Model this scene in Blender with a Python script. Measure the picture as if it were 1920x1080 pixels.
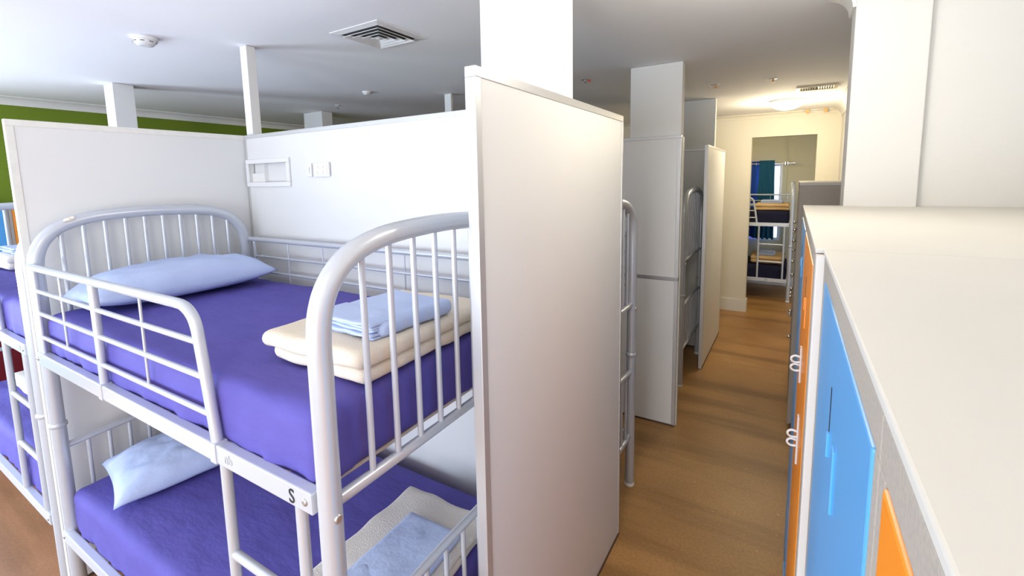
import bpy, bmesh, math, random
from mathutils import Vector, Matrix, noise

random.seed(7)
for o in list(bpy.data.objects):
    bpy.data.objects.remove(o)
SC = bpy.context.scene
COL = SC.collection
PI = math.pi

# ------------------------------------------------------------------ camera
EYE = 1.925
def set_camera():
    yaw, pit, rol = (math.radians(a) for a in (31.47, 6.79, -1.02))
    fw = Vector((-math.sin(yaw)*math.cos(pit), math.cos(yaw)*math.cos(pit), -math.sin(pit)))
    rt = Vector((math.cos(yaw), math.sin(yaw), 0.0))
    up = rt.cross(fw)
    r2 = math.cos(rol)*rt + math.sin(rol)*up
    u2 = -math.sin(rol)*rt + math.cos(rol)*up
    cam = bpy.data.cameras.new('camera')
    cam.sensor_width = 36.0
    cam.lens = 861.0/1920.0*36.0
    cam.shift_y = -100.0/1920.0
    cam.clip_start = 0.02
    ob = bpy.data.objects.new('camera', cam)
    COL.objects.link(ob)
    m = Matrix((r2, u2, -fw)).transposed().to_4x4()
    m.translation = (0, 0, EYE)
    ob.matrix_world = m
    SC.camera = ob
set_camera()

# ------------------------------------------------------------------ world, light, exposure
vs = SC.view_settings
vs.view_transform = 'Standard'
vs.look = 'None'
vs.gamma = 1.0
vs.use_curve_mapping = False
vs.exposure = 0.24

W = bpy.data.worlds.new('world')
SC.world = W
W.use_nodes = True
W.node_tree.nodes['Background'].inputs[0].default_value = (0.62, 0.74, 1.0, 1)
W.node_tree.nodes['Background'].inputs[1].default_value = 2.0

def area(name, loc, rot, sx, sy, power, col):
    l = bpy.data.lights.new(name, 'AREA')
    l.shape = 'RECTANGLE'
    l.size, l.size_y = sx, sy
    l.energy = power
    l.color = col
    o = bpy.data.objects.new(name, l)
    o.location = loc
    o.rotation_euler = rot
    COL.objects.link(o)
    return o
# a, b: daylight by windows behind the camera; c, d: added fill (lamps stand in the openings)
XLW = -6.01
DAY = (0.70, 0.83, 1.0)
area('daylight_a', (-4.6, -2.56, 1.35), (PI/2, 0, 0), 1.7, 1.3, 48, DAY)
area('daylight_b', (-2.1, -2.56, 1.35), (PI/2, 0, 0), 1.7, 1.3, 44, DAY)
area('fill_d', (XLW, -0.9, 1.35), (PI/2, 0, -PI/2), 1.7, 1.3, 150, DAY)  # fill light added at an invented opening in the green wall, lifts the ceiling
area('fill_c', (-0.2, -2.56, 1.35), (PI/2, 0, 0), 1.0, 1.3, 46, (0.95, 0.96, 1.0))  # fill light added for the corridor, set in an invented window
area('daylight_far', (-0.55, 9.16, 1.45), (-PI/2, 0, 0), 0.6, 1.2, 14, (0.62, 0.74, 1.0))

# ------------------------------------------------------------------ materials
def srgb(r, g, b):
    def f(c):
        c /= 255.0
        return c/12.92 if c <= 0.04045 else ((c+0.055)/1.055)**2.4
    return (f(r), f(g), f(b), 1.0)

def mat(name, col, rough=0.5, metal=0.0, bump=0.0, bscale=60.0, var=0.0, vscale=4.0, emit=None, estr=0.0,
        spec=0.5, trans=0.0, subs=0.0, stretch=None, detail=4.0):
    m = bpy.data.materials.new(name)
    m.use_nodes = True
    nt = m.node_tree
    b = nt.nodes['Principled BSDF']
    b.inputs['Base Color'].default_value = col
    b.inputs['Roughness'].default_value = rough
    b.inputs['Metallic'].default_value = metal
    b.inputs['Specular IOR Level'].default_value = spec
    b.inputs['Transmission Weight'].default_value = trans
    if emit:
        b.inputs['Emission Color'].default_value = emit
        b.inputs['Emission Strength'].default_value = estr
    tc = nt.nodes.new('ShaderNodeTexCoord')
    src = tc.outputs['Object']
    if stretch:
        mp = nt.nodes.new('ShaderNodeMapping')
        mp.inputs['Scale'].default_value = stretch
        nt.links.new(src, mp.inputs['Vector'])
        src = mp.outputs['Vector']
    if var > 0:
        n = nt.nodes.new('ShaderNodeTexNoise')
        n.inputs['Scale'].default_value = vscale
        n.inputs['Detail'].default_value = 5
        nt.links.new(src, n.inputs['Vector'])
        r = nt.nodes.new('ShaderNodeMapRange')
        r.inputs[1].default_value = 0.3
        r.inputs[2].default_value = 0.7
        r.inputs[3].default_value = 1.0-var
        r.inputs[4].default_value = 1.0+var
        nt.links.new(n.outputs['Fac'], r.inputs[0])
        mx = nt.nodes.new('ShaderNodeVectorMath')
        mx.operation = 'SCALE'
        mx.inputs[0].default_value = col[:3]
        nt.links.new(r.outputs[0], mx.inputs['Scale'])
        nt.links.new(mx.outputs[0], b.inputs['Base Color'])
    if bump > 0:
        n = nt.nodes.new('ShaderNodeTexNoise')
        n.inputs['Scale'].default_value = bscale
        n.inputs['Detail'].default_value = detail
        nt.links.new(src, n.inputs['Vector'])
        bp = nt.nodes.new('ShaderNodeBump')
        bp.inputs['Strength'].default_value = bump
        bp.inputs['Distance'].default_value = 0.01
        nt.links.new(n.outputs['Fac'], bp.inputs['Height'])
        nt.links.new(bp.outputs[0], b.inputs['Normal'])
    return m

M = {}
M['ceiling'] = mat('ceiling_paint', (0.90, 0.90, 0.91, 1), 0.9, bump=0.05, bscale=120)
M['wall'] = mat('white_wall_paint', (0.70, 0.69, 0.67, 1), 0.85, bump=0.05, bscale=150)
M['cream'] = mat('cream_wall_paint', (0.80, 0.765, 0.66, 1), 0.85, bump=0.05, bscale=150)
M['khaki'] = mat('khaki_wall_paint', (0.60, 0.55, 0.36, 1), 0.85, bump=0.05, bscale=150)
M['green'] = mat('green_wall_paint', srgb(112, 134, 30), 0.85, bump=0.05, bscale=150)
M['trim'] = mat('white_trim_paint', (0.80, 0.79, 0.75, 1), 0.6)
M['panel'] = mat('white_laminate', (0.75, 0.75, 0.735, 1), 0.42, var=0.012, vscale=2.0)
M['alu'] = mat('brushed_aluminium', (0.62, 0.62, 0.62, 1), 0.38, metal=0.55, bump=0.03, bscale=300)
M['alu_joint'] = mat('joint_strip_aluminium', (0.42, 0.42, 0.43, 1), 0.45, metal=0.5)
M['edge'] = mat('worn_edge_trim', (0.76, 0.75, 0.70, 1), 0.5, var=0.04, vscale=25)
M['pillar'] = mat('white_pillar_board', (0.76, 0.755, 0.73, 1), 0.7)
M['steel'] = mat('silver_powder_coat', (0.56, 0.59, 0.64, 1), 0.27, metal=0.25, spec=0.6)
M['bolt'] = mat('zinc_bolt', (0.55, 0.55, 0.55, 1), 0.3, metal=0.8)
M['slat'] = mat('pale_timber_slat', (0.66, 0.58, 0.48, 1), 0.7, var=0.1, vscale=20)
M['ink'] = mat('black_marker', (0.012, 0.012, 0.018, 1), 0.6)
M['faint'] = mat('faded_sticker', (0.47, 0.48, 0.49, 1), 0.6)
M['chip'] = mat('chipped_primer', (0.85, 0.78, 0.66, 1), 0.8, var=0.35, vscale=60)
M['purple'] = mat('purple_sheet_cotton', (0.108, 0.090, 0.37, 1), 0.8, bump=0.75, bscale=6, var=0.05, vscale=7, spec=0.25, detail=5, stretch=(1.0, 2.4, 2.4))
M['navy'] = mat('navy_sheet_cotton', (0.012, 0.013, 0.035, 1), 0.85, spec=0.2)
M['pillow'] = mat('pale_blue_pillowcase', (0.47, 0.56, 0.80, 1), 0.85, bump=0.8, bscale=9, spec=0.2, detail=5)
M['linen'] = mat('pale_blue_linen', (0.50, 0.59, 0.82, 1), 0.85, bump=0.6, bscale=14, spec=0.2)
M['blanket'] = mat('cream_wool_blanket', (0.80, 0.70, 0.56, 1), 0.95, bump=0.30, bscale=180, var=0.04, vscale=12, spec=0.1)
M['blanket_white'] = mat('ivory_wool_blanket', (0.78, 0.73, 0.66, 1), 0.95, bump=0.30, bscale=180, var=0.03, vscale=12, spec=0.1)
M['blanket_tan'] = mat('tan_wool_blanket', (0.62, 0.42, 0.20, 1), 0.95, bump=0.3, bscale=180, spec=0.1)
M['locker_top'] = mat('cream_locker_top', (0.585, 0.565, 0.525, 1), 0.6, var=0.015, vscale=5)
M['locker_grey'] = mat('speckled_grey_laminate', (0.38, 0.34, 0.295, 1), 0.6, var=0.10, vscale=260)
M['locker_side'] = mat('pale_grey_laminate', (0.66, 0.63, 0.60, 1), 0.5)
M['blue'] = mat('blue_locker_door', (0.085, 0.36, 0.74, 1), 0.32)
M['orange'] = mat('orange_locker_door', (0.88, 0.27, 0.012, 1), 0.32)
M['red'] = mat('dark_red_locker_door', (0.16, 0.006, 0.012, 1), 0.4)
M['dark'] = mat('dark_recess', (0.012, 0.012, 0.014, 1), 0.7)
M['chrome'] = mat('chrome', (0.75, 0.75, 0.75, 1), 0.15, metal=1.0)
M['clear'] = mat('clear_plastic', (0.88, 0.89, 0.90, 1), 0.2, trans=0.35)
M['white_plastic'] = mat('white_plastic', (0.80, 0.80, 0.79, 1), 0.4)
M['vent_dark'] = mat('vent_shadow_metal', (0.06, 0.06, 0.06, 1), 0.6)
M['vent_beige'] = mat('beige_vent_metal', (0.66, 0.60, 0.45, 1), 0.5)
M['amber'] = mat('amber_plastic', (0.75, 0.42, 0.14, 1), 0.5)
M['redled'] = mat('red_indicator', (0.7, 0.08, 0.05, 1), 0.4)
M['teal'] = mat('teal_curtain', (0.010, 0.105, 0.19, 1), 0.85, bump=0.1, bscale=80)
M['bluecurtain'] = mat('blue_curtain', (0.008, 0.06, 0.38, 1), 0.85, bump=0.1, bscale=80)
M['floor_shadow'] = mat('painted_floor_shadow', (0.10, 0.06, 0.04, 1), 0.7)  # dark colour painted in for the shadow line under the panels
M['lamp'] = mat('opal_lamp_glass', (0.9, 0.88, 0.8, 1), 0.4, emit=(1.0, 0.90, 0.66, 1), estr=9.0)
M['glass'] = mat('window_glass', (0.9, 0.95, 1, 1), 0.05, trans=1.0)

def floor_material():
    m = bpy.data.materials.new('polished_brown_concrete')
    m.use_nodes = True
    nt = m.node_tree
    b = nt.nodes['Principled BSDF']
    b.inputs['Roughness'].default_value = 0.42
    tc = nt.nodes.new('ShaderNodeTexCoord')
    def nz(scale, det, stretch=(1, 1, 1)):
        mp = nt.nodes.new('ShaderNodeMapping')
        mp.inputs['Scale'].default_value = stretch
        nt.links.new(tc.outputs['Object'], mp.inputs[0])
        n = nt.nodes.new('ShaderNodeTexNoise')
        n.inputs['Scale'].default_value = scale
        n.inputs['Detail'].default_value = det
        nt.links.new(mp.outputs[0], n.inputs['Vector'])
        return n.outputs['Fac']
    def ramp(f, stops):
        r = nt.nodes.new('ShaderNodeValToRGB')
        e = r.color_ramp.elements
        e[0].position, e[0].color = stops[0]
        e[1].position, e[1].color = stops[-1]
        for p, c in stops[1:-1]:
            k = e.new(p)
            k.color = c
        nt.links.new(f, r.inputs[0])
        return r.outputs[0]
    def mix(f, a, c, mode='MIX'):
        x = nt.nodes.new('ShaderNodeMix')
        x.data_type = 'RGBA'
        x.blend_type = mode
        if isinstance(f, float):
            x.inputs[0].default_value = f
        else:
            nt.links.new(f, x.inputs[0])
        nt.links.new(a, x.inputs[6])
        nt.links.new(c, x.inputs[7])
        return x.outputs[2]
    base = ramp(nz(1.3, 6), [(0.30, (0.341, 0.173, 0.055, 1)), (0.55, (0.435, 0.232, 0.075, 1)), (0.75, (0.522, 0.292, 0.104, 1))])
    streak = ramp(nz(1.7, 4, (0.30, 2.6, 1)), [(0.36, (0.55, 0.50, 0.45, 1)), (0.50, (1, 1, 1, 1))])
    c = mix(0.75, base, streak, 'MULTIPLY')
    fine = ramp(nz(70, 3), [(0.35, (0.84, 0.84, 0.84, 1)), (0.62, (1.08, 1.06, 1.04, 1))])
    c = mix(0.8, c, fine, 'MULTIPLY')
    speck = ramp(nz(46, 1), [(0.735, (0, 0, 0, 1)), (0.775, (0.20, 0.15, 0.08, 1))])
    c = mix(1.0, c, speck, 'ADD')
    # the rooms' left part is redder, the corridor more ochre
    sx = nt.nodes.new('ShaderNodeSeparateXYZ')
    nt.links.new(tc.outputs['Object'], sx.inputs[0])
    mr = nt.nodes.new('ShaderNodeMapRange')
    mr.inputs[1].default_value = -2.6
    mr.inputs[2].default_value = -1.2
    nt.links.new(sx.outputs[0], mr.inputs[0])
    red = nt.nodes.new('ShaderNodeRGB')
    red.outputs[0].default_value = (0.80, 0.72, 1.05, 1)
    c2 = mix(1.0, c, red.outputs[0], 'MULTIPLY')
    c = mix(mr.outputs[0], c2, c)
    nt.links.new(c, b.inputs['Base Color'])
    bp = nt.nodes.new('ShaderNodeBump')
    bp.inputs['Strength'].default_value = 0.06
    nt.links.new(nz(90, 3), bp.inputs['Height'])
    nt.links.new(bp.outputs[0], b.inputs['Normal'])
    return m
M['floor'] = floor_material()

# ------------------------------------------------------------------ mesh helpers
class MB:
    def __init__(s):
        s.v, s.f, s.sm = [], [], []
    def add(s, v, f, smooth=False):
        k = len(s.v)
        s.v += [tuple(p) for p in v]
        s.f += [tuple(i+k for i in q) for q in f]
        s.sm += [smooth]*len(f)
        return s
    def box(s, x0, x1, y0, y1, z0, z1):
        x0, x1 = min(x0, x1), max(x0, x1)
        y0, y1 = min(y0, y1), max(y0, y1)
        z0, z1 = min(z0, z1), max(z0, z1)
        v = [(x0, y0, z0), (x1, y0, z0), (x1, y1, z0), (x0, y1, z0), (x0, y0, z1), (x1, y0, z1), (x1, y1, z1), (x0, y1, z1)]
        f = [(0, 3, 2, 1), (4, 5, 6, 7), (0, 1, 5, 4), (1, 2, 6, 5), (2, 3, 7, 6), (3, 0, 4, 7)]
        return s.add(v, f)
    def bbox(s, x0, x1, y0, y1, z0, z1, r=0.004):
        # box with chamfered edges
        bm = bmesh.new()
        bmesh.ops.create_cube(bm, size=1)
        for v in bm.verts:
            v.co = Vector((x0+(v.co.x+.5)*(x1-x0), y0+(v.co.y+.5)*(y1-y0), z0+(v.co.z+.5)*(z1-z0)))
        bmesh.ops.bevel(bm, geom=list(bm.edges), offset=r, segments=2, affect='EDGES', profile=0.6)
        bm.verts.index_update()
        s.add([v.co[:] for v in bm.verts], [[v.index for v in f.verts] for f in bm.faces])
        bm.free()
        return s
    def tube(s, pts, r, n=12, cap=True):
        pts = [Vector(p) for p in pts]
        m = len(pts)
        tan = []
        for i in range(m):
            a = pts[max(i-1, 0)]
            b = pts[min(i+1, m-1)]
            tan.append((b-a).normalized())
        t = tan[0]
        ref = Vector((0, 0, 1)) if abs(t.z) < 0.9 else Vector((1, 0, 0))
        nrm = (ref - t*ref.dot(t)).normalized()
        V, F = [], []
        for i in range(m):
            t = tan[i]
            nrm = (nrm - t*nrm.dot(t)).normalized()
            bi = t.cross(nrm)
            rr = r[i] if isinstance(r, (list, tuple)) else r
            for k in range(n):
                a = 2*PI*k/n
                V.append(pts[i] + (nrm*math.cos(a) + bi*math.sin(a))*rr)
        for i in range(m-1):
            for k in range(n):
                F.append((i*n+k, i*n+(k+1) % n, (i+1)*n+(k+1) % n, (i+1)*n+k))
        s.add(V, F, True)
        if cap:
            s.add(V[:n], [tuple(range(n-1, -1, -1))])
            s.add(V[-n:], [tuple(range(n))])
        return s
    def lathe(s, prof, c, axis='z', n=24):
        # prof: list of (radius, height) ; axis direction
        V, F = [], []
        c = Vector(c)
        for (r, h) in prof:
            for k in range(n):
                a = 2*PI*k/n
                x, y = r*math.cos(a), r*math.sin(a)
                p = {'z': (x, y, h), 'x': (h, x, y), 'y': (y, h, x)}[axis]
                V.append(c + Vector(p))
        for i in range(len(prof)-1):
            for k in range(n):
                F.append((i*n+k, i*n+(k+1) % n, (i+1)*n+(k+1) % n, (i+1)*n+k))
        s.add(V, F, True)
        s.add(V[-n:], [tuple(range(n))])
        s.add(V[:n], [tuple(range(n-1, -1, -1))])
        return s
    def soft(s, c, size, r, div=(12, 12, 4), amp=0.0, nsc=4.0, seed=0, rotz=0.0, fn=None):
        # rounded soft box (cloth-like slab) with optional displacement
        c = Vector(c)
        hx, hy, hz = (d/2 for d in size)
        bm = bmesh.new()
        idx = {}
        V, F = [], []
        def vert(p):
            key = tuple(round(q, 5) for q in p)
            if key not in idx:
                idx[key] = len(V)
                V.append(Vector(p))
            return idx[key]
        def lin(n):
            # denser near the borders
            return [0.5-0.5*math.cos(PI*i/n)*(0.55)+0.45*(i/n-0.5) for i in range(n+1)]
        gx, gy, gz = ([2*(q-0.5)/(2*abs(lin(n)[0]-0.5)) for q in lin(n)] for n in div)
        def face(A, B, mk):
            for i in range(len(A)-1):
                for j in range(len(B)-1):
                    F.append(tuple(vert(mk(a, b)) for a, b in ((A[i], B[j]), (A[i+1], B[j]), (A[i+1], B[j+1]), (A[i], B[j+1]))))
        face(gx, gy, lambda a, b: (a, b, 1))
        face(gy, gx, lambda a, b: (b, a, -1))
        face(gx, gz, lambda a, b: (a, -1, b))
        face(gz, gx, lambda a, b: (b, 1, a))
        face(gy, gz, lambda a, b: (1, a, b))
        face(gz, gy, lambda a, b: (-1, b, a))
        bm.free()
        out = []
        ca, sa = math.cos(rotz), math.sin(rotz)
        for p in V:
            q = Vector((p.x*hx, p.y*hy, p.z*hz))
            rr = min(r, hx, hy, hz)
            inn = Vector((max(-hx+rr, min(hx-rr, q.x)), max(-hy+rr, min(hy-rr, q.y)), max(-hz+rr, min(hz-rr, q.z))))
            d = q-inn
            if d.length > 1e-6:
                d = d.normalized()
                q = inn + d*rr
            else:
                d = Vector((0, 0, 1 if p.z > 0 else -1))
            if fn:
                q = fn(q, p)
            if amp:
                q = q + d*(amp*noise.noise(Vector((q.x*nsc+seed*3.1, q.y*nsc+seed, q.z*nsc*1.5))))
            out.append(c + Vector((q.x*ca-q.y*sa, q.x*sa+q.y*ca, q.z)))
        return s.add(out, F, True)
    def mesh(s, name):
        me = bpy.data.meshes.new(name)
        me.from_pydata([tuple(v) for v in s.v], [], s.f)
        me.polygons.foreach_set('use_smooth', s.sm)
        me.update()
        return me
    def build(s, name, m, parent=None, label=None, stuff=False):
        me = s.mesh(name)
        me.materials.append(M[m] if isinstance(m, str) else m)
        o = bpy.data.objects.new(name, me)
        COL.objects.link(o)
        if parent is not None:
            o.parent = parent
        if label:
            o['label'] = label
        if stuff:
            o['kind'] = 'stuff'
        return o

def empty(name, loc=(0, 0, 0), rz=0.0):
    o = bpy.data.objects.new(name, None)
    o.location = loc
    o.rotation_euler = (0, 0, rz)
    COL.objects.link(o)
    return o
def tag(o, label, cat, group=None):
    o['label'] = label
    o['category'] = cat
    if group:
        o['group'] = group
    return o
def struct(o):
    o['kind'] = 'structure'
    return o
CH = {}
def copy_tree(o, parent=None):
    c = o.copy()
    COL.objects.link(c)
    c.parent = parent
    for ch in o.children:
        copy_tree(ch, c)
    return c
def smooth_path(pts, sub=6):
    P = [Vector(p) for p in pts]
    P = [P[0]*2-P[1]] + P + [P[-1]*2-P[-2]]
    out = []
    for i in range(1, len(P)-2):
        p0, p1, p2, p3 = P[i-1:i+3]
        for k in range(sub):
            t = k/sub
            out.append(0.5*((2*p1)+(p2-p0)*t+(2*p0-5*p1+4*p2-p3)*t*t+(3*p1-p0-3*p2+p3)*t**3))
    out.append(P[-2])
    return out
def text_part(s, size, loc, rot, m, parent, name='letter', label=None, depth=0.0006):
    cu = bpy.data.curves.new('tmp_text', 'FONT')
    cu.body = s
    cu.size = size
    cu.extrude = depth
    cu.align_x = 'CENTER'
    cu.align_y = 'CENTER'
    t = bpy.data.objects.new('tmp_text', cu)
    COL.objects.link(t)
    dg = bpy.context.evaluated_depsgraph_get()
    me = bpy.data.meshes.new_from_object(t.evaluated_get(dg))
    bpy.data.objects.remove(t)
    me.materials.clear()
    me.materials.append(M[m])
    o = bpy.data.objects.new(name, me)
    COL.objects.link(o)
    o.location = loc
    o.rotation_euler = rot
    o.parent = parent
    if label:
        o['label'] = label
    return o

# ------------------------------------------------------------------ the setting
CEIL = 2.747
YE = 7.147           # end wall of the dormitory
XL = -6.05           # green wall
YF = -2.6            # wall behind the camera, with windows
XR = 0.48            # corridor wall on the right
XA = 0.82            # wall behind the near lockers
struct(MB().box(XL-0.2, 1.6, YF-0.2, 9.5, -0.1, 0).build('floor', 'floor'))
struct(MB().box(XL-0.2, 1.6, YF-0.2, YE+0.15, CEIL, CEIL+0.1).build('ceiling', 'ceiling'))
struct(MB().box(-2.4, 1.6, YE+0.15, 9.5, CEIL, CEIL+0.1).build('ceiling', 'khaki'))

wl = struct(MB().box(XL-0.1, XL, YF, -1.75, 0, CEIL).box(XL-0.1, XL, -0.05, YE, 0, CEIL).box(XL-0.1, XL, -1.75, -0.05, 0, 0.7).box(XL-0.1, XL, -1.75, -0.05, 2.0, CEIL).build('wall_left', 'green'))
w5 = struct(empty('window_5', (XL-0.05, -0.9, 0.7), PI/2))  # unseen window added to hold the left fill light
MB().box(-.85, .85, -.03, .03, 0, .05).box(-.85, .85, -.03, .03, 1.25, 1.3).box(-.85, -.80, -.03, .03, .05, 1.25).box(.80, .85, -.03, .03, .05, 1.25).build('window_frame', 'trim', w5)
MB().box(-.80, .80, -.004, .004, .05, 1.25).build('pane', 'glass', w5)
# right side: alcove wall behind near lockers, the nib, corridor wall
struct(MB().box(XA, XA+0.12, YF, 2.74, 0, CEIL).box(0.45, XA+0.12, 2.61, 2.74, 0, CEIL).build('wall_right', 'wall'))
struct(MB().box(XR, XR+0.12, 2.74, YE+0.15, 0, CEIL).build('wall_right', 'wall'))
nib = MB().bbox(0.197, 0.452, 2.575, 2.75, 0, CEIL-0.001, 0.004).build('pillar', 'wall')
tag(nib, 'broad white wall nib rising behind the cream locker tops', 'pillar')
# end wall with the opening
DX0, DX1, DZ = -0.512, 0.234, 2.44
struct(MB().box(XL, DX0, YE, YE+0.15, 0, CEIL).box(DX1, XR, YE, YE+0.15, 0, CEIL).box(DX0, DX1, YE, YE+0.15, DZ, CEIL).build('wall_back', 'cream'))
# wall behind the camera with two window openings and a third added for corridor fill
def front_wall():
    mb = MB()
    xs = [XL, -5.45, -3.75, -2.95, -1.25, -0.7, 0.3, XA+0.12]
    for i in range(0, 8-1, 2):
        mb.box(xs[i], xs[i+1], YF-0.12, YF, 0, CEIL)
    for a, b in ((1, 2), (3, 4), (5, 6)):
        mb.box(xs[a], xs[b], YF-0.12, YF, 0, 0.7)
        mb.box(xs[a], xs[b], YF-0.12, YF, 2.0, CEIL)
    struct(mb.build('wall_front', 'wall'))
    for n, (a, b) in enumerate(((1, 2), (3, 4), (5, 6))):
        x0, x1 = xs[a], xs[b]
        w = struct(empty('window_%d' % (n+1), ((x0+x1)/2, YF-0.06, 0.7)))  # the last one is an unseen window added for the corridor fill
        h = (x1-x0)/2
        MB().box(-h, h, -.03, .03, 0, .05).box(-h, h, -.03, .03, 1.25, 1.3).box(-h, -h+.05, -.03, .03, .05, 1.25).box(h-.05, h, -.03, .03, .05, 1.25).box(-.025, .025, -.03, .03, .05, 1.25).build('window_frame', 'trim', w)
        MB().box(-h+.05, -.025, -.004, .004, .05, 1.25).build('pane', 'glass', w)
        MB().box(.025, h-.05, -.004, .004, .05, 1.25).build('pane', 'glass', w)
front_wall()
# far room
struct(MB().box(-2.4, -0.80, 9.20, 9.3, 0, CEIL).box(-0.17, 1.6, 9.20, 9.3, 0, CEIL).box(-0.80, -0.17, 9.20, 9.3, 2.12, CEIL).box(-0.80, -0.17, 9.20, 9.3, 0, 0.80).build('wall_far', 'khaki'))
struct(MB().box(1.45, 1.55, YE+0.15, 9.2, 0, CEIL).build('wall_far', 'khaki'))
struct(MB().box(-2.4, -2.3, YE+0.15, 9.2, 0, CEIL).build('wall_far', 'khaki'))
w3 = struct(empty('window_4', (-0.485, 9.22, 0.80)))
MB().box(-.315, .315, -.02, .03, 0, .04).box(-.315, .315, -.02, .03, 1.28, 1.32).box(-.315, -.275, -.02, .03, .04, 1.28).box(.275, .315, -.02, .03, .04, 1.28).build('window_frame', 'trim', w3)
MB().box(-.275, .275, 0, .008, .04, 1.28).build('pane', 'glass', w3)
struct(MB().box(-0.128, -0.104, 9.185, 9.2, 0, CEIL).build('trim_4', 'khaki'))

# cornices
def cornice(name, axis, a, b, at, sgn, m='trim', s=0.095):
    prof = []
    for k in range(9):
        t = k/8*PI/2
        prof.append((s-s*math.sin(t)*0.88, s*0.88-s*0.88*math.cos(t)))
    prof = [(0.0, -s)] + [(0.012+(s-0.012)*(1-math.cos(k/8*PI/2)), -s+0.0+(s-0.012)*math.sin(k/8*PI/2)) for k in range(9)] + [(s, 0.0), (0, 0)]
    V, F = [], []
    n = len(prof)
    for e in (a, b):
        for d, z in prof:
            V.append((at+sgn*d, e, CEIL+z-0.0005) if axis == 'y' else (e, at+sgn*d, CEIL+z-0.0005))
    for k in range(n):
        F.append((k, (k+1) % n, n+(k+1) % n, n+k))
    F += [tuple(range(n)), tuple(range(2*n-1, n-1, -1))]
    return struct(MB().add(V, F).build(name, m))
cornice('trim_1', 'y', YF, YE, XL, 1, s=0.075)
cornice('trim_2', 'x', XL, XR, YE, -1, 'cream', s=0.06)
cornice('trim_3', 'y', 2.75, YE, XR, -1, s=0.10)
cornice('trim_3', 'x', 0.452, XA, 2.61, -1, s=0.09)
cornice('trim_3', 'y', YF, 2.66, XA, -1, s=0.10)
# moulded cornice end on the nib's corridor side
cornice('trim_3', 'y', 2.575, 2.75, 0.197, -1, s=0.10)
struct(MB().bbox(XL, DX0, YE-0.018, YE, 0, 0.178, 0.004).build('baseboard_back', 'trim'))
struct(MB().bbox(DX0-0.001, DX0+0.016, YE-0.018, YE+0.15, 0, 0.178, 0.004).build('baseboard_back', 'trim'))
struct(MB().bbox(-2.3, 1.45, 9.18, 9.2, 0, 0.15, 0.004).build('baseboard_far', 'trim'))

# ------------------------------------------------------------------ partition panels
PH = 2.225
def panel_y(name_label, x0, x1, y0, y1, group=None, hole=None, joint=None, trims=('top', 'near', 'far'), fw=0.028):
    """panel lying along Y (faces +-X)"""
    r = empty('partition_panel', ((x0+x1)/2, (y0+y1)/2, 0))
    tag(r, name_label, 'partition', group)
    hx, hy = (x1-x0)/2, (y1-y0)/2
    MB().box(-hx+.003, hx-.003, -hy+.004, hy-.004, 0.012, PH-.004).build('board', 'panel', r)
    MB().bbox(-hx, hx, -hy, hy, PH-fw, PH, .002).build('edge_trim', 'alu', r)
    MB().bbox(-hx, hx, -hy, -hy+fw, 0.006, PH-fw, .002).build('edge_trim', 'alu', r)
    MB().bbox(-hx, hx, hy-fw*0.6, hy, 0.006, PH-fw, .002).build('edge_trim', 'alu', r)
    MB().box(-hx+.002, hx+.001, -hy+.004, hy-.004, 0.0, 0.014).build('floor_shadow_strip', 'floor_shadow', r)  # dark strip stands in for the shadow where panel meets floor
    return r
def panel_x(name_label, x0, x1, y0, y1, hole=None, joint=None):
    """panel lying along X (faces +-Y)"""
    r = empty('partition_panel', ((x0+x1)/2, (y0+y1)/2, 0))
    tag(r, name_label, 'partition')
    hx, hy = (x1-x0)/2, (y1-y0)/2
    cx = (x0+x1)/2
    mb = MB()
    if hole:
        a, b, z0, z1 = hole
        a -= cx
        b -= cx
        mb.box(-hx+.004, a, -hy+.003, hy-.003, .012, PH-.004)
        mb.box(b, hx-.004, -hy+.003, hy-.003, .012, PH-.004)
        mb.box(a, b, -hy+.003, hy-.003, .012, z0)
        mb.box(a, b, -hy+.003, hy-.003, z1, PH-.004)
    elif joint:
        mb.box(-hx+.004, hx-.004, -hy+.003, hy-.003, .012, joint-.012)
        MB().box(-hx+.004, hx-.004, -hy+.003, hy-.003, joint+.012, PH-.004).build('board', 'panel', r)
        MB().bbox(-hx, hx, -hy-.001, hy+.001, joint-.014, joint+.014, .002).build('joint_strip', 'alu_joint', r)
    else:
        mb.box(-hx+.004, hx-.004, -hy+.003, hy-.003, .012, PH-.004)
    mb.build('board', 'panel', r)
    MB().bbox(-hx, hx, -hy, hy, PH-.022, PH, .002).build('edge_trim', 'alu', r)
    MB().bbox(hx-.026, hx, -hy, hy, .006, PH-.022, .002).build('edge_trim', 'alu', r)
    MB().bbox(-hx, -hx+.018, -hy, hy, .006, PH-.022, .002).build('edge_trim', 'alu', r)
    MB().box(-hx+.004, hx-.004, -hy-.001, hy-.002, 0.0, 0.014).build('floor_shadow_strip', 'floor_shadow', r)  # painted shadow line along the foot of the panel
    return r

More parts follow.
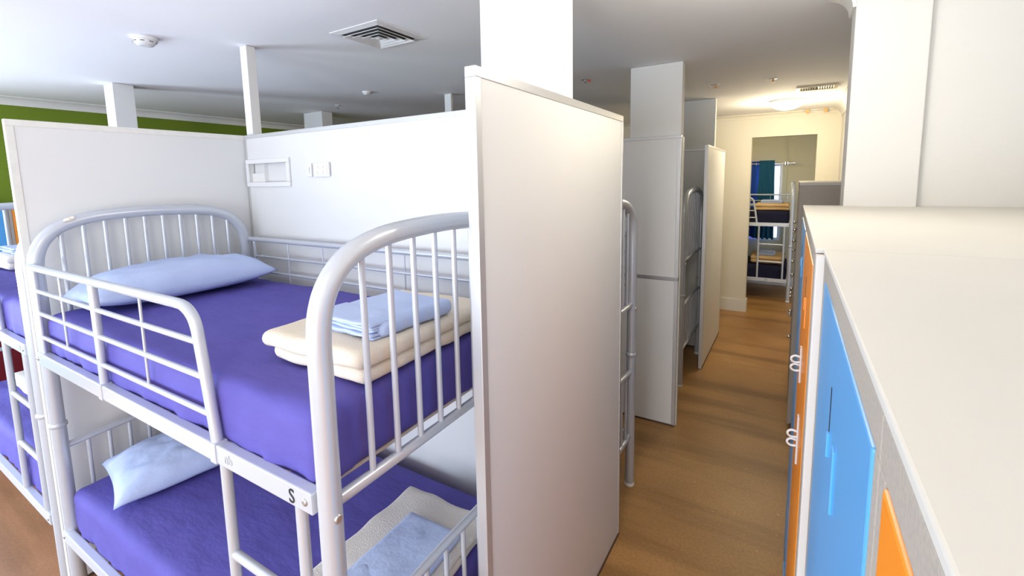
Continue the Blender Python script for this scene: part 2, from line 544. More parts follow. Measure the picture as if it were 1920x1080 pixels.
NX0, NX1, NZ0, NZ1 = -2.868, -2.482, 1.938, 2.050
big = panel_y('tall white partition panel facing the corridor, nearest one with aluminium edges', -0.757, -0.723, 1.010, 2.245)
pb = panel_x('long white partition panel behind the bunk, with recessed shelf and power outlet', -2.902, -0.758, 1.602, 1.632, hole=(NX0, NX1, NZ0, NZ1))
pl = panel_y('white partition panel behind the silver headboard, stained left edge', -2.934, -2.904, 0.587, 1.632)
for ch in pl.children:
    if ch.name.startswith('edge_trim'):
        ch.data.materials[0] = M['edge']
panel_y('white partition panel hidden behind the shelf panel, beside the second bunk', -2.934, -2.904, 1.634, 2.66)
p2 = panel_x('white partition panel facing the camera with grey joint strip halfway up', -2.902, -0.703, 3.505, 3.537, joint=1.165)
panel_y('narrow white corridor partition panel beyond the arched grey bunk end', -0.737, -0.704, 4.747, 6.02, fw=0.022)
panel_x('shaded white partition panel behind the arched grey bunk end', -2.902, -0.739, 5.365, 5.395)
# beige end board on the panel with joint strip
MB().bbox(1.0995, 1.106, 0.016, 0.06, 0.0, PH-0.01, .002).build('end_board', 'edge', p2)

# niche in the back panel
nb = empty('wall_niche', ((NX0+NX1)/2, 1.602, NZ0))
tag(nb, 'small white recessed shelf box set into the partition above the bunk', 'shelf')
hw = (NX1-NX0)/2
nh = NZ1-NZ0
f = .026
MB().bbox(-hw-f, hw+f, -.010, .002, -f, 0, .003).bbox(-hw-f, hw+f, -.010, .002, nh, nh+f, .003).bbox(-hw-f, -hw, -.010, .002, 0, nh, .003).bbox(hw, hw+f, -.010, .002, 0, nh, .003).build('frame', 'white_plastic', nb)
MB().box(-hw, hw, .032, .036, 0, nh).build('back_board', 'panel', nb)
MB().box(-.055, -.049, .006, .032, 0.002, nh-.002).build('divider', 'white_plastic', nb)
MB().box(-hw+.002, -.057, .012, .031, 0.0, .055).build('card', 'trim', nb, 'small pale card standing in the niche')
def plate(name, label, x0, x1, z0, z1, y, holes):
    r = empty(name, ((x0+x1)/2, y, (z0+z1)/2))
    hx, hz = (x1-x0)/2, (z1-z0)/2
    MB().bbox(-hx, hx, -.011, 0, -hz, hz, .003).build('plate', 'white_plastic', r)
    if holes == 'switch':
        MB().bbox(-.008, .008, -.017, -.010, -.016, .016, .002).build('rocker', 'trim', r)
    else:
        MB().bbox(-hx+.012, hx-.014, -.014, -.010, -hz+.010, hz-.010, .002).build('socket_face', 'trim', r)
        for sx in (-.022, .022):
            MB().bbox(sx-.007, sx+.007, -.019, -.013, .006, .020, .001).build('switch_rocker', 'white_plastic', r)
            for q, a in ((-.005, .5), (.005, -.5), (0, 0)):
                MB().box(sx+q-.0012, sx+q+.0012, -.0145, -.0138, -.016+(.0 if a else -.007), -.009+(0 if a else -.007)).build('pin_slot', 'faint', r)
    return tag(r, label, 'switch' if holes == 'switch' else 'outlet')
plate('light_switch', 'tiny white switch plate beside the power outlet on the partition', -2.292, -2.250, 1.962, 2.034, 1.602, 'switch')
plate('power_outlet', 'white double power outlet on the partition above the bunk', -2.236, -2.104, 1.960, 2.036, 1.602, 'outlet')

# ------------------------------------------------------------------ pillars
def pillar(label, x0, x1, y0, y1, z0=0.0):
    o = MB().bbox(0, x1-x0, 0, y1-y0, 0, CEIL-.002-z0, .003).build('pillar', 'pillar')
    o.location = (x0, y0, z0)
    return tag(o, label, 'pillar')
pillar('wide white pillar rising behind the nearest corridor partition panel', -1.137, -0.760, 1.634, 1.722)
pillar('wide white pillar above the partition panel with the joint strip', -1.089, -0.712, 3.539, 3.62)
pillar('shaded white pillar above the arched grey bunk end', -1.075, -0.742, 5.397, 5.47)
pillar('slim white post standing on the corner of the two bunk partitions', -2.872, -2.805, 1.604, 1.66, PH+.001)
pillar('white pillar in front of the green wall, behind the headboard partition', -4.805, -4.635, 1.56, 1.70)
pillar('distant white pillar just showing over the long partition, left one', -4.965, -4.635, 3.46, 3.60)
pillar('small distant white post showing over the long partition, near the tall panel', -2.872, -2.795, 3.507, 3.535, PH+.001)

# ------------------------------------------------------------------ bunk beds
def end_frame(root, x, n, out):
    P = []
    prof = [(0, 1.50), (0, 1.57), (.008, 1.635), (.032, 1.693), (.078, 1.742), (.145, 1.773), (.25, 1.793), (.44, 1.801)]
    pts = [(x, -.44+d, z) for d, z in prof] + [(x, .44-d, z) for d, z in prof[-2::-1]]
    path = [(x, -.44, 0.004), (x, -.44, .8)] + smooth_path(pts, 5) + [(x, .44, .8), (x, .44, .004)]
    ef = MB().tube(path, .0272, 16).build('end_frame', 'steel', root)
    def topz(y):
        d = min(y+.44, .44-y)
        for (a, za), (b, zb) in zip(prof[1:], prof[2:]):
            if a <= d <= b and b > a:
                return za+(zb-za)*(d-a)/(b-a)
        return 1.801
    for s in (-1, 1):
        MB().lathe([(.0275, -.012), (.032, -.008), (.0335, 0), (.032, .008), (.0275, .012)], (x, s*.44, .857), n=16).build('collar', 'steel', ef)
        MB().lathe([(.029, 0), (.029, .018), (.0275, .02)], (x, s*.44, .0), n=16).build('foot_cap', 'white_plastic', ef)
        MB().lathe([(.0115, 0), (.0115, .003), (.008, .0055)] if out > 0 else [(.008, -.0055), (.0115, -.003), (.0115, 0)], (x+out*.0262, s*.44, 1.146), 'x', 14).build('bolt', 'bolt', ef)
    bow = lambda y: .745+.02*(1-(y/.44)**2)
    MB().tube([(x, -.44, 1.17), (x, .44, 1.17)], .0155).build('cross_bar', 'steel', ef)
    MB().tube([(x, -.44+.88*k/12, bow(-.44+.88*k/12)) for k in range(13)], .0145).build('cross_bar', 'steel', ef)
    MB().tube([(x, -.44, .335), (x, .44, .335)], .0145).build('cross_bar', 'steel', ef)
    step = .0775 if n == 10 else .089
    for k in range(n):
        y = (k-(n-1)/2)*step
        MB().tube([(x, y, 1.172), (x, y, topz(y)-.005)], .0086, 10).build('spindle', 'steel', ef)
        MB().tube([(x, y, .337), (x, y, bow(y))], .0080, 10).build('spindle', 'steel', ef)

def make_bed():
    r = empty('bunk_bed')
    end_frame(r, -.955, 10, -1)
    end_frame(r, .955, 8, 1)
    for z0, z1 in ((1.152, 1.207), (.292, .347)):
        for y0, y1 in ((-.470, -.440), (.440, .470)):
            rail = MB().bbox(-.968, .930, y0, y1, z0, z1, .004).build('side_rail', 'steel', r)
            ys = y0 if y0 < 0 else y1
            for bx in (-.958, .905):
                sg = -1 if y0 < 0 else 1
                pr = [(.010, 0), (.010, sg*.002), (.006, sg*.0045)]
                if sg < 0:
                    pr = pr[::-1]
                MB().lathe(pr, (bx, ys, (z0+z1)/2), 'y', 12).build('bolt', 'bolt', rail)
        for k in range(13):
            x = -.86+1.72*k/12
            MB().bbox(x-.032, x+.032, -.425, .425, z1-.042, z1-.030, .002).build('slat', 'slat', r)
    # front guard
    y = -.456
    top = [(-.950, y, 1.588), (.34, y, 1.588), (.375, y, 1.586), (.405, y, 1.576), (.43, y, 1.556), (.445, y, 1.525), (.453, y, 1.48), (.475, y, 1.35), (.497, y, 1.205)]
    path = [Vector(top[0])] + smooth_path(top[1:], 4)
    g = MB().tube(path, .0150, 12).build('guard_rail', 'steel', r)
    for x, rr in ((-.915, .0085), (-.280, .0135)):
        MB().tube([(x, y, 1.205), (x, y, 1.585)], rr, 10).build('guard_post', 'steel', g)
    for x in (-.615, .095):
        MB().tube([(x, y, 1.276), (x, y, 1.585)], .0045, 8).build('guard_wire', 'steel', g)
    for z in (1.487, 1.387, 1.281):
        xe = .453+(1.48-z)*.165
        MB().tube([(-.915, y, z), (xe, y, z)], .0088, 10).build('guard_bar', 'steel', g)
    for x in (-.280, .500):
        MB().bbox(x-.016, x+.016, -.4735, -.438, 1.150, 1.2095, .003).build('clamp', 'steel', g)
    # back guard
    y = .456
    g = MB().tube([(-.955, y, 1.60), (.955, y, 1.60)], .0140, 12).build('guard_rail', 'steel', r)
    for x, rr in ((-.885, .009), (.885, .009)):
        MB().tube([(x, y, 1.205), (x, y, 1.60)], rr, 10).build('guard_post', 'steel', g)
    for x in (-.56, -.26, .33, .63):
        MB().tube([(x, y, 1.296), (x, y, 1.60)], .0035, 8).build('guard_wire', 'steel', g)
    for z in (1.50, 1.41, 1.30):
        MB().tube([(-.885, y, z), (.885, y, z)], .0072, 10).build('guard_bar', 'steel', g)
    # ladder
    y = -.456
    l = MB().tube([(.530, y, 1.156), (.530, y, .344)], .0142, 12).tube([(.868, y, 1.156), (.868, y, .344)], .0142, 12).build('ladder', 'steel', r)
    for z in (.875, .605):
        MB().tube([(.530, y, z), (.868, y, z)], .0125, 12).build('rung', 'steel', l)
    return r

bed = make_bed()
bed.location = (-1.86, 1.0675, 0)
bed.scale = (1, 1.034, 1)
bed.rotation_euler = (0, 0, .0131)
def bed_copy(loc, rz, label):
    b = copy_tree(bed)
    b.location = loc
    b.rotation_euler = (0, 0, rz)
    return tag(b, label, 'bunk bed', 'silver tubular bunk beds')
bedL = bed_copy((-3.945, 1.052, 0), .004, 'silver bunk bed left of the headboard partition, cut off by the frame edge')
bed2 = bed_copy((-1.755, 2.222, 0), PI, 'silver bunk bed hidden behind the nearest corridor panel, only its end post showing')
bed3 = bed_copy((-1.775, 4.725, 0), 0, 'bunk bed with shaded arched end beside the panel with joint strip')
bed5 = bed_copy((-1.745, 5.95, 0), PI, 'bunk bed almost wholly behind the narrow corridor panel, thin dark sliver showing')
bed4 = bed_copy((-0.955, 8.475, 0), 0, 'bunk bed seen through the doorway in front of blue curtains')
tag(bed, 'large silver tubular bunk bed in the foreground with letter S on its rail', 'bunk bed', 'silver tubular bunk beds')
text_part('S', .052, (.855, -.4708, 1.176), (PI/2, 0, 0), 'ink', bed, 'letter', 'handwritten black letter S')
text_part('nb', .040, (.575, -.4708, 1.180), (PI/2, 0, 0), 'faint', bed, 'faded_mark', 'faded grey lettering on the rail')
text_part('D', .034, (.86, -.4708, 1.180), (PI/2, 0, 0), 'faint', bedL, 'letter', 'faint letter D')
text_part('D', .040, (.66, -.4708, .320), (PI/2, 0, 0), 'ink', bed4, 'letter', 'small black letter D')
MB().soft((0, 0, 0), (.012, .040, .016), .006, (3, 5, 3), .004, 60).build('paint_chip', 'chip', bed, 'chipped cream patch on the headboard tube')
pc = [c for c in bed.children if c.name.startswith('paint_chip')][0]
pc.location = (-.931, -.322, 1.785)
pc.rotation_euler = (.25, 0, 0)

# ------------------------------------------------------------------ mattresses
def mattress_mesh(L, Wd, H, seed):
    def fn(q, p):
        # sheet sags at the sides, gathered hem at the bottom, slightly crowned
        z = q.z
        if p.z < 0.2:
            k = (0.2-p.z)/1.2
            w = noise.noise(Vector((q.x*9+seed, q.y*9, 3.0)))*.014 + noise.noise(Vector((q.x*26+seed, q.y*26, 9.0)))*.009
            out = Vector((q.x if abs(p.x) > .98 else 0, q.y if abs(p.y) > .98 else 0, 0))
            if out.length > 0:
                q = q + out.normalized()*w*k
            if p.z > -.99:
                q.z = q.z
        u = noise.noise(Vector((q.x*3.2+seed*2, q.y*3.2, 1.0)))*.006 + noise.noise(Vector((q.x*9+q.y*5+seed, q.y*13-q.x*4, 2.0)))*.0035 + noise.noise(Vector((q.x*1.4+q.y*7+seed, q.y*2-q.x*2, 5.0)))*.003
        if p.z > .9:
            q.z += u + .006*(1-(abs(p.x)**3))*(1-abs(p.y)**3)
        return q
    mb = MB().soft((0, 0, H/2), (L, Wd, H), .042, (64, 36, 10), .003, 7.0, seed, fn=fn)
    return mb
def mattress(bedloc, rz, level, m, label, seed, grp='mattresses on the bunks'):
    z = 1.1785 if level else .3185
    o = mattress_mesh(1.850, .905, .200 if level else .224, seed).build('mattress', m)
    o.location = (bedloc[0]-.004, bedloc[1]-.002, z)
    o.rotation_euler = (0, 0, rz)
    return tag(o, label, 'mattress', grp)
mattress((-1.86, 1.0675), .0131, 1, 'purple', 'purple sheeted mattress on the upper bunk in the foreground', 1)
mattress((-1.86, 1.0675), .0131, 0, 'purple', 'purple sheeted mattress on the lower bunk in the foreground', 2)
mattress((-3.945, 1.052), .004, 1, 'purple', 'purple sheeted mattress on the upper bunk at the left frame edge', 3)
mattress((-3.945, 1.052), .004, 0, 'purple', 'purple sheeted mattress on the lower bunk at the left frame edge', 4)
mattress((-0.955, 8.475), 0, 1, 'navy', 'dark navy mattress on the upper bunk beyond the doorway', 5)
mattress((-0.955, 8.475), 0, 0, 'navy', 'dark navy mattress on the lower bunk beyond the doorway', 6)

# ------------------------------------------------------------------ pillows
def pillow(name_label, loc, rot, L, Wd, H, seed):
    N = 34
    V, F = [], []
    def shape(u, v):
        e = (1-abs(u)**3.2)*(1-abs(v)**3.2)
        return max(e, 0)**.55
    for side in (1, -1):
        for i in range(N+1):
            for j in range(N+1):
                u, v = -1+2*i/N, -1+2*j/N
                pin = 1-.07*(1-abs(u)**2)*abs(v)**4
                pin2 = 1-.06*(1-abs(v)**2)*abs(u)**4
                h = shape(u, v)*H
                w = noise.noise(Vector((u*2.3+seed, v*3.1, side)))*.16+noise.noise(Vector((u*6+v*3+seed, v*4-u*2, side*2)))*.10+noise.noise(Vector((u*13+v*9+seed, v*10-u*5, side*2)))*.035
                x, y = u*L/2*pin2, v*Wd/2*pin
                z = (h*.62*(1+w) if side > 0 else -h*.30) + .012*noise.noise(Vector((u*2+seed, v*2, 7)))*(abs(u)**6+abs(v)**6)
                V.append((x, y, z))
    n = N+1
    for s in (0, 1):
        for i in range(N):
            for j in range(N):
                a = s*n*n+i*n+j
                q = (a, a+n, a+n+1, a+1)
                F.append(q if s == 0 else q[::-1])
    mb = MB().add(V, F, True)
    bm = bmesh.new()
    me = mb.mesh('pillow')
    bm.from_mesh(me)
    bmesh.ops.remove_doubles(bm, verts=bm.verts, dist=.0008)
    bm.to_mesh(me)
    bm.free()
    me.materials.append(M['pillow'])
    o = bpy.data.objects.new('pillow', me)
    COL.objects.link(o)
    o.location = loc
    o.rotation_euler = rot
    # hem seam along the open end
    return tag(o, name_label, 'pillow', 'pale blue pillows')
pillow('long pale blue pillow at the headboard of the upper foreground bunk', (-2.60, 1.055, 1.447), (math.radians(-3), math.radians(0), math.radians(91)), .80, .40, .185, 1.0)
pillow('pale blue pillow on the lower foreground bunk beneath the rail', (-2.51, 1.00, .605), (math.radians(4), math.radians(-2), math.radians(78)), .66, .42, .150, 5.0)

# ------------------------------------------------------------------ folded blankets and linen
def blanket(label, loc, rz, sx, sy, m, layers, seed, nm='folded_blanket'):
    mb = MB()
    z = 0
    for k, (t, dx, dy, ox, oy) in enumerate(layers):
        def fn(q, p, k=k):
            q.z += .006*noise.noise(Vector((q.x*6+seed, q.y*6, k)))*(1 if p.z > 0 else .4)
            q.y += .010*noise.noise(Vector((q.x*7+seed, k*3.0, 1)))
            q.x += .008*noise.noise(Vector((q.y*7+seed, k*3.0, 4)))
            return q
        mb.soft((ox, oy, z+t/2), (sx+dx, sy+dy, t), t*.5, (26, 26, 6), .004, 14, seed+k, fn=fn)
        z += t*.93
    o = mb.build(nm, m)
    o.location = loc
    o.rotation_euler = (0, 0, rz)
    return tag(o, label, 'blanket', 'folded blankets on the bunks'), z
def linen(label, loc, rz, sx, sy, n, t, seed):
    """folded sheet set: smooth outer fold, loose layered edges on the -Y side"""
    mb = MB()
    H = n*t
    def top(q, p):
        q.z += .005*noise.noise(Vector((q.x*8+seed, q.y*8, 1)))
        q.z -= .006*max(0, -p.y)**2*max(0, p.z)
        q.x += .006*noise.noise(Vector((q.y*9+seed, 2, 1)))
        return q
    mb.soft((0, .012, H/2), (sx, sy-.024, H), H*.42, (22, 22, 6), .002, 18, seed, fn=top)
    for k in range(n):
        j = .007*math.sin(k*2.3+seed)
        def fn(q, p, k=k):
            q.z += .0035*noise.noise(Vector((q.x*22+seed, q.y*12, k*1.3)))
            q.y += .008*noise.noise(Vector((q.x*14+seed, k*2.0, 1)))
            return q
        mb.soft((-.006, -sy*.31+j, t*(k+.45)), (sx-.014, sy*.40, t*.86), t*.42, (30, 8, 3), .001, 16, seed+k, fn=fn)
    o = mb.build('folded_sheet', 'linen')
    o.location = loc
    o.rotation_euler = (0, 0, rz)
    return tag(o, label, 'bed linen', 'folded pale blue sheets on the blankets')
ZU = 1.390
blanket('thick cream folded blanket at the foot of the upper foreground bunk', (-1.158, 1.065, ZU), math.radians(1), .445, .62, 'blanket',
        [(.045, -.03, -.02, .01, .01), (.052, .0, .0, 0, 0)], 1.0)
linen('pale blue folded sheet set lying on the cream blanket, upper foreground bunk', (-1.10, 1.015, ZU+.096), math.radians(-2), .285, .33, 5, .0100, 2.0)
ZL = .556
blanket('ivory folded blanket on the lower foreground bunk', (-1.145, 1.045, ZL), math.radians(2), .41, .60, 'blanket_white',
        [(.036, -.02, -.02, .005, 0), (.034, 0, 0, 0, 0)], 4.0)
linen('pale blue folded sheet lying on the ivory blanket, lower foreground bunk', (-1.085, .985, ZL+.069), math.radians(2), .24, .42, 3, .011, 6.0)
# left bunk
blanket('cream folded blanket on the upper bunk at the left frame edge', (-4.55, 1.10, ZU), 0, .42, .60, 'blanket_white', [(.05, 0, 0, 0, 0), (.05, .01, .01, 0, 0)], 7.0)
linen('pale blue folded sheet on the upper bunk at the left frame edge', (-4.55, 1.10, ZU+.099), 0, .34, .50, 3, .014, 8.0)
blanket('cream folded blanket on the lower bunk at the left frame edge', (-4.40, 1.10, ZL), 0, .46, .62, 'blanket_white', [(.045, 0, 0, 0, 0), (.045, .01, .01, 0, 0)], 9.0)
linen('pale blue folded sheet on the lower bunk at the left frame edge', (-4.38, 1.08, ZL+.090), 0, .26, .40, 3, .012, 3.0)
# far bunk
blanket('tan folded blanket on the upper bunk beyond the doorway', (-.27, 8.40, ZU), 0, .46, .60, 'blanket_tan', [(.05, 0, 0, 0, 0), (.055, .01, .01, 0, 0)], 11.0)
linen('grey blue folded sheet on the upper bunk beyond the doorway', (-.28, 8.42, ZU+.103), 0, .30, .40, 3, .014, 5.0)
blanket('tan folded blanket on the lower bunk beyond the doorway', (-.30, 8.40, ZL), 0, .46, .60, 'blanket_tan', [(.06, 0, 0, 0, 0), (.06, .01, .01, 0, 0)], 12.0)
linen('grey blue folded sheet on the lower bunk beyond the doorway', (-.32, 8.36, ZL+.117), 0, .24, .36, 3, .014, 9.0)

# ------------------------------------------------------------------ lockers
def hasp(parent, x, y, z, h):
    """clear plastic lock plate with two loops, projecting to -X"""
    p = MB().bbox(x-.005, x, y-.010, y+.016, z-h/2, z+h/2, .002).build('hasp', 'clear', parent)
    for dz in (.014, -.010):
        pts = [(x-.004, y, z+dz+.008), (x-.016, y, z+dz+.010), (x-.024, y, z+dz+.004), (x-.024, y, z+dz-.004), (x-.016, y, z+dz-.009), (x-.004, y, z+dz-.007)]
        MB().tube(smooth_path(pts, 3), .0030, 8).build('lock_loop', 'clear', p)
def locker(label, x0, y0, y1, ztop, depth, upper, lower, hasps=(), tiers=.42, frame=.034, st0=.020, st1=.020, side='locker_side', pull=True, fr='locker_grey', flip=1):
    """unit standing against the right wall, doors facing -X (flip=-1: doors facing +X)"""
    r = empty('locker', (x0, (y0+y1)/2, 0), 0 if flip > 0 else PI)
    tag(r, label, 'locker', None)
    h = (y1-y0)/2-.001
    MB().box(.018, depth, -h, h, .06, ztop-.004).build('body', side, r)
    MB().box(.03, depth-.02, -h+.01, h-.01, 0, .06).build('plinth', 'dark', r)
    mb = MB()
    mb.bbox(0, .02, -h, h, ztop-frame-.004, ztop-.004, .0015)
    mb.bbox(0, .02, -h, -h+st0, .05, ztop-frame-.004, .0015).bbox(0, .02, h-st1, h, .05, ztop-frame-.004, .0015)
    mb.bbox(0, .02, -h+st0, h-st1, tiers-.02, tiers+.02, .0015).bbox(0, .02, -h+st0, h-st1, .05, .09, .0015)
    mb.build('front_frame', fr, r)
    for (a, b, m) in ((tiers+.023, ztop-frame-.006, upper), (.093, tiers-.023, lower)):
        d = MB().bbox(-.0015, .017, -h+st0+.002, h-st1-.002, a, b, .003).build('door', m, r)
        if pull:
            zc = b-.115
            # thumb slot with dark gap, folded lip and finger pocket
            MB().box(-.0022, .0, -.003, .003, zc-.03, zc+.03).build('key_slot', 'dark', d)
            MB().bbox(-.0050, -.001, -.012, -.004, zc-.06, zc-.028, .001).build('slot_lip', m, d)
            MB().bbox(-.0042, -.001, -.088, -.070, zc-.09, zc-.012, .001).build('finger_pull', m, d)
    for (yy, zz, hh) in hasps:
        hasp(r, -.0015, yy, zz, hh)
    return r
ZT = 1.78
D = .75
locker('nearest grey framed locker with orange door at the lower right corner', .0565, -.28, .362, ZT-.005, D, 'orange', 'orange')
locker('grey framed locker with broad blue door, second from the camera', .0565, .362, 1.034, ZT-.005, D, 'blue', 'blue', st1=.06)
locker('grey framed locker with orange door and clear lock hasps', .0435, 1.072, 1.85, ZT-.005, D+.01, 'orange', 'orange', st0=.07, hasps=((.0, 1.40, .10), (-.10, 1.23, .13)))
locker('grey framed locker with blue door nearest the white wall nib', .0435, 1.85, 2.468, ZT-.005, D+.01, 'blue', 'blue')
t1 = MB().bbox(0, .76, 0, 1.349, 0, .009, .002).build('worktop', 'locker_top')
t1.location = (.0560, -.28, ZT-.0085)
tag(t1, 'cream top board over the nearest lockers, filling the lower right', 'locker top')
t2 = MB().bbox(0, .772, 0, 1.535, 0, .009, .002).build('worktop', 'locker_top')
t2.location = (.0430, 1.071, ZT-.0085)
tag(t2, 'cream top board over the second locker bank before the white nib', 'locker top')
# filler side board between the two banks (end of the second bank)
fb = MB().bbox(0, .75, 0, .034, 0, ZT-.0095, .002).build('locker_end_board', 'locker_side')
fb.location = (.0435, 1.0365, 0)
tag(fb, 'pale grey end board between the two locker banks', 'locker board')

for k in range(2):
    y0 = 3.885+k*.62
    hs = [(yy, zz, .03) for yy, zz in ((-.2, 1.52), (-.05, 1.42), (.12, 1.32), (-.2, 1.18), (.05, 1.02), (-.2, .9), (.1, .8), (-.2, .7))]
    lk = locker(['tall grey locker with small chrome locks halfway down the corridor', 'grey locker behind the tall grey one down the corridor'][k], .040, y0, y0+.62, 1.852, .425, 'locker_grey', 'locker_grey', pull=False, side='locker_grey')
    for (yy, zz, hh) in hs:
        MB().lathe([(.004, -.028), (.011, -.024), (.013, -.012), (.008, -.004), (.008, 0)], (-.0015, yy, zz), 'x', 10).build('lock_knob', 'chrome', lk)
    MB().bbox(-.002, .428, -.31, .31, 1.849, 1.869, .002).build('top_board', 'locker_top', lk)
# lockers along the green wall, seen through the left bunk
for k, (u, lb) in enumerate((('blue', 'blue over dark red locker by the green wall, at the left frame edge'), ('orange', 'orange over dark red locker by the green wall, behind the left bunk'))):
    y1 = .478+.60*k
    locker(lb, XL+.47, y1, y1+.60, 1.80, .45, u, 'red', flip=-1, pull=False, tiers=1.0)

# ------------------------------------------------------------------ ceiling things
def detector(label, x, y, r, h, base=True):
    o = empty('smoke_detector', (x, y, CEIL))
    MB().lathe([(r, -.0005), (r, -h*.30), (r*.97, -h*.36)][::-1], (0, 0, 0), n=28).build('base', 'white_plastic', o)
    MB().lathe([(r*.86, -h*.33), (r*.84, -h*.62), (r*.62, -h*.95), (r*.35, -h)][::-1], (0, 0, 0), n=28).build('sensor_head', 'white_plastic', o)
    if r > .04:
        for k in range(8):
            a = k*PI/4+.2
            c, s = math.cos(a), math.sin(a)
            q = MB().box(-.010, .010, -.0015, .0015, -h*.62, -h*.54).build('vent_slot', 'vent_dark', o)
            q.location = (c*r*.845, s*r*.845, 0)
            q.rotation_euler = (0, 0, a+PI/2)
    return tag(o, label, 'smoke detector')
detector('round white smoke detector on the ceiling at upper left', -3.12, 1.22, .062, .045)
detector('small round white ceiling detector beyond the square air vent', -3.36, 3.00, .042, .028)
def sprinkler(label, x, y, m='chrome', led=None, flap=True):
    o = empty('sprinkler', (x, y, CEIL))
    MB().lathe([(.034, -.0005), (.032, -.004), (.014, -.006)][::-1], (0, 0, 0), n=18).build('rosette', 'white_plastic' if led is None else 'bolt', o)
    MB().lathe([(.007, -.005), (.007, -.026), (.016, -.028), (.016, -.031)][::-1], (0, 0, 0), n=12).build('nozzle', m, o)
    if led:
        MB().lathe([(.014, -.004), (.012, -.016), (.005, -.018)][::-1], (.03, .012, 0), n=12).build('indicator', led, o)
    return tag(o, label, 'sprinkler')
sprinkler('tiny ceiling sprinkler left of the small detector', -4.17, 3.32)
sprinkler('tiny ceiling sensor with red spot right of the wide pillar', -1.53, 3.72, led='redled')
sprinkler('tiny amber ceiling sprinkler beside the shaded pillar', -.64, 4.60, 'amber')
sprinkler('tiny amber ceiling sprinkler left of the slotted vent', -.19, 4.63, 'amber')
for n, (hx, hy) in enumerate(((-.70, 4.52), (-.26, 4.55))):
    hh = MB().bbox(0, .004, 0, .22, -.0035, 0, .001).bbox(0, .10, 0, .004, -.0035, 0, .001).build('ceiling_strip', 'ceiling')
    hh.location = (hx, hy, CEIL)
    tag(hh, ['thin ceiling hatch seam beside the shaded pillar', 'thin ceiling hatch seam left of the slotted vent'][n], 'ceiling seam')

def diffuser():
    x, y, S = -2.035, 1.928, .375
    o = empty('air_diffuser', (x, y, CEIL))
    tag(o, 'square white louvred air diffuser on the ceiling', 'air vent')
    h = S/2
    def ring(a, b, za, zb, t=.003):
        # square conical ring from half-size a (at za) to half-size b (at zb)
        V, F = [], []
        for (hh, z) in ((a, za), (b, zb), (b, zb+t), (a, za+t)):
            V += [(-hh, -hh, z), (hh, -hh, z), (hh, hh, z), (-hh, hh, z)]
        for l in range(4):
            for k in range(4):
                p, q = l*4, ((l+1) % 4)*4
                F.append((p+k, p+(k+1) % 4, q+(k+1) % 4, q+k))
        return MB().add(V, F)
    ring(h, h-.040, -.003, -.009, .004).build('outer_frame', 'white_plastic', o)
    MB().box(-h+.04, h-.04, -h+.04, h-.04, -.0025, -.0005).build('duct_opening', 'vent_dark', o)
    for k in range(4):
        a = .138-.036*k
        ring(a, a-.024, -.020, -.007, .0025).build('louvre', 'white_plastic', o)
    MB().box(-.014, .014, -.014, .014, -.02, -.017).build('centre_plate', 'white_plastic', o)
    MB().lathe([(.004, -.022), (.004, -.019)], (.012, -.006, 0), n=10).build('screw', 'bolt', o)
diffuser()

def slot_vent():
    x0, x1, y0, y1 = -.02, .31, 5.20, 5.42
    o = empty('ceiling_vent', ((x0+x1)/2, (y0+y1)/2, CEIL))
    tag(o, 'beige slotted return air vent on the corridor ceiling', 'air vent')
    hx, hy = (x1-x0)/2, (y1-y0)/2
    e = .022
    MB().bbox(-hx, hx, -hy, -hy+e, -.016, -.0005, .002).bbox(-hx, hx, hy-e, hy, -.016, -.0005, .002).bbox(-hx, -hx+.03, -hy+e, hy-e, -.016, -.0005, .002).bbox(hx-.03, hx, -hy+e, hy-e, -.016, -.0005, .002).build('frame', 'vent_beige', o)
    MB().box(-hx+.02, hx-.02, -hy+.02, hy-.02, -.003, -.0008).build('duct_opening', 'vent_dark', o)
    for k in range(14):
        xx = -hx+.042+(2*hx-.084)*k/13
        t = .010 if xx > 0 else -.010
        V = [(xx, -hy+e, -.004), (xx+t, -hy+e, -.015), (xx+t, hy-e, -.015), (xx, hy-e, -.004), (xx+.002, -hy+e, -.004), (xx+t+.002, -hy+e, -.015), (xx+t+.002, hy-e, -.015), (xx+.002, hy-e, -.004)]
        MB().add(V, [(0, 1, 2, 3), (7, 6, 5, 4), (0, 4, 5, 1), (1, 5, 6, 2), (2, 6, 7, 3), (3, 7, 4, 0)]).build('slat', 'vent_beige', o)
slot_vent()

def dome_lamp(label, x, y, r=.185, power=30, col=(1.0, .84, .58)):
    o = empty('ceiling_lamp', (x, y, CEIL))
    tag(o, label, 'lamp')
    MB().lathe([(r*1.04, -.0005), (r*1.04, -.016), (r*1.0, -.020)][::-1], (0, 0, 0), n=40).build('base_ring', 'white_plastic', o)
    MB().lathe([(r*math.cos(t), -.020-.085*math.sin(t)) for t in [k/10*PI/2*.97 for k in range(11)]][::-1], (0, 0, 0), n=40).build('opal_dome', 'lamp', o)
    l = bpy.data.lights.new('lamp_light', 'POINT')
    l.energy = power
    l.color = col
    l.shadow_soft_size = .12
    lo = bpy.data.objects.new('lamp_light', l)
    COL.objects.link(lo)
    lo.parent = o
    lo.location = (0, 0, -.24)
    return o
dome_lamp('glowing white dome lamp on the ceiling at the corridor end', -.105, 6.05, r=.165, power=26)
dome_lamp('added fill dome lamp above the corridor beside the nearest panel, out of view', -.08, 1.75, power=9.5, col=(1.0, .93, .82))  # unseen fixture added to brighten the corridor panel
dome_lamp('added fill dome lamp above the near corridor, out of view', -.35, -.75, power=11, col=(1.0, .92, .80))  # unseen fixture added as fill over the near lockers and corridor

dome_lamp('added fill dome lamp in the far room, hidden above the doorway head', -.9, 7.75, power=11, col=(1.0, .86, .56))  # unseen fixture added to warm and brighten the khaki walls

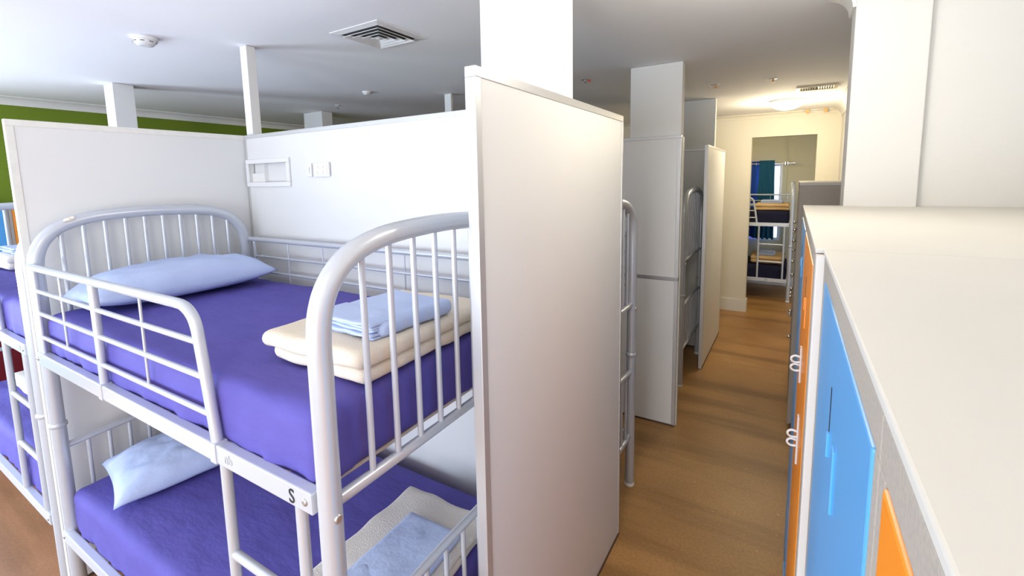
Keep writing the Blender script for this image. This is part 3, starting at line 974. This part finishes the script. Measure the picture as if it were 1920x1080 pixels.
# small bracket at the end wall's top
br = empty('conduit_bracket', (.205, 7.06, CEIL))
tag(br, 'thin white rod with two amber end blocks at the ceiling above the doorway', 'bracket')
MB().tube([(-.085, 0, -.030), (.085, -.01, -.030)], .006, 8).build('rod', 'white_plastic', br)
for sx in (-.095, .095):
    MB().bbox(sx-.016, sx+.016, -.02, .02, -.05, -.0005, .003).build('end_block', 'amber', br)

# ------------------------------------------------------------------ curtains in the far room
def curtain(label, x0, x1, z0, z1, y, m, folds, amp, flare=0.0, seed=0):
    N, K = 70, 14
    V, F = [], []
    for s in (0, 1):
        for j in range(K+1):
            t = j/K
            z = z1+(z0-z1)*t
            for i in range(N+1):
                u = i/N
                x = x0+(x1-x0)*u + flare*t*(u-.5)*2 + .010*noise.noise(Vector((u*5, t*3, seed)))
                yy = y + amp*(.6+.5*t)*math.sin(u*folds*2*PI+.4*math.sin(t*3+seed)) + s*.004
                V.append((x, yy, z+(.012*math.sin(u*folds*2*PI) if j == K else 0)))
    n = N+1
    S = n*(K+1)
    for j in range(K):
        for i in range(N):
            a = j*n+i
            F.append((a, a+n, a+n+1, a+1))
            F.append((S+a, S+a+1, S+a+n+1, S+a+n))
    for j in range(K):
        a = j*n
        F.append((a, S+a, S+a+n, a+n))
        a = j*n+N
        F.append((a, a+n, S+a+n, S+a))
    for i in range(N):
        F.append((i, i+1, S+i+1, S+i))
        a = K*n+i
        F.append((a, S+a, S+a+1, a+1))
    o = MB().add(V, F, True).build('curtain', m)
    return tag(o, label, 'curtain', 'curtains of the far window')
c1 = curtain('bright blue curtain panel at the far window, left', -1.10, -.52, .84, 2.17, 9.125, 'bluecurtain', 4, .022, 0, 1)
c2 = curtain('teal curtain panel hanging in folds at the far window', -.52, -.29, .83, 2.18, 9.075, 'teal', 4, .018, .035, 3)
rod = empty('curtain_rod', (-.5, 9.095, 2.125))
tag(rod, 'thin chrome curtain rod with cylindrical finial in the far room', 'curtain rod')
MB().tube([(-.6, 0, 0), (.44, 0, 0)], .008, 10).build('rod', 'chrome', rod)
MB().tube([(.40, 0, 0), (.51, 0, 0)], .017, 14).build('finial', 'chrome', rod)
MB().tube([(.385, 0, 0), (.385, .05, 0), (.385, .102, 0)], .007, 8).lathe([(.03, .09), (.03, .103)], (.385, 0, 0), 'y', 14).build('bracket', 'chrome', rod)
for x in (-.07, .19):
    MB().tube([(x+.0, .022*math.cos(k/14*2*PI), .022*math.sin(k/14*2*PI)) for k in range(15)], .005, 8).build('grommet', 'chrome', rod)
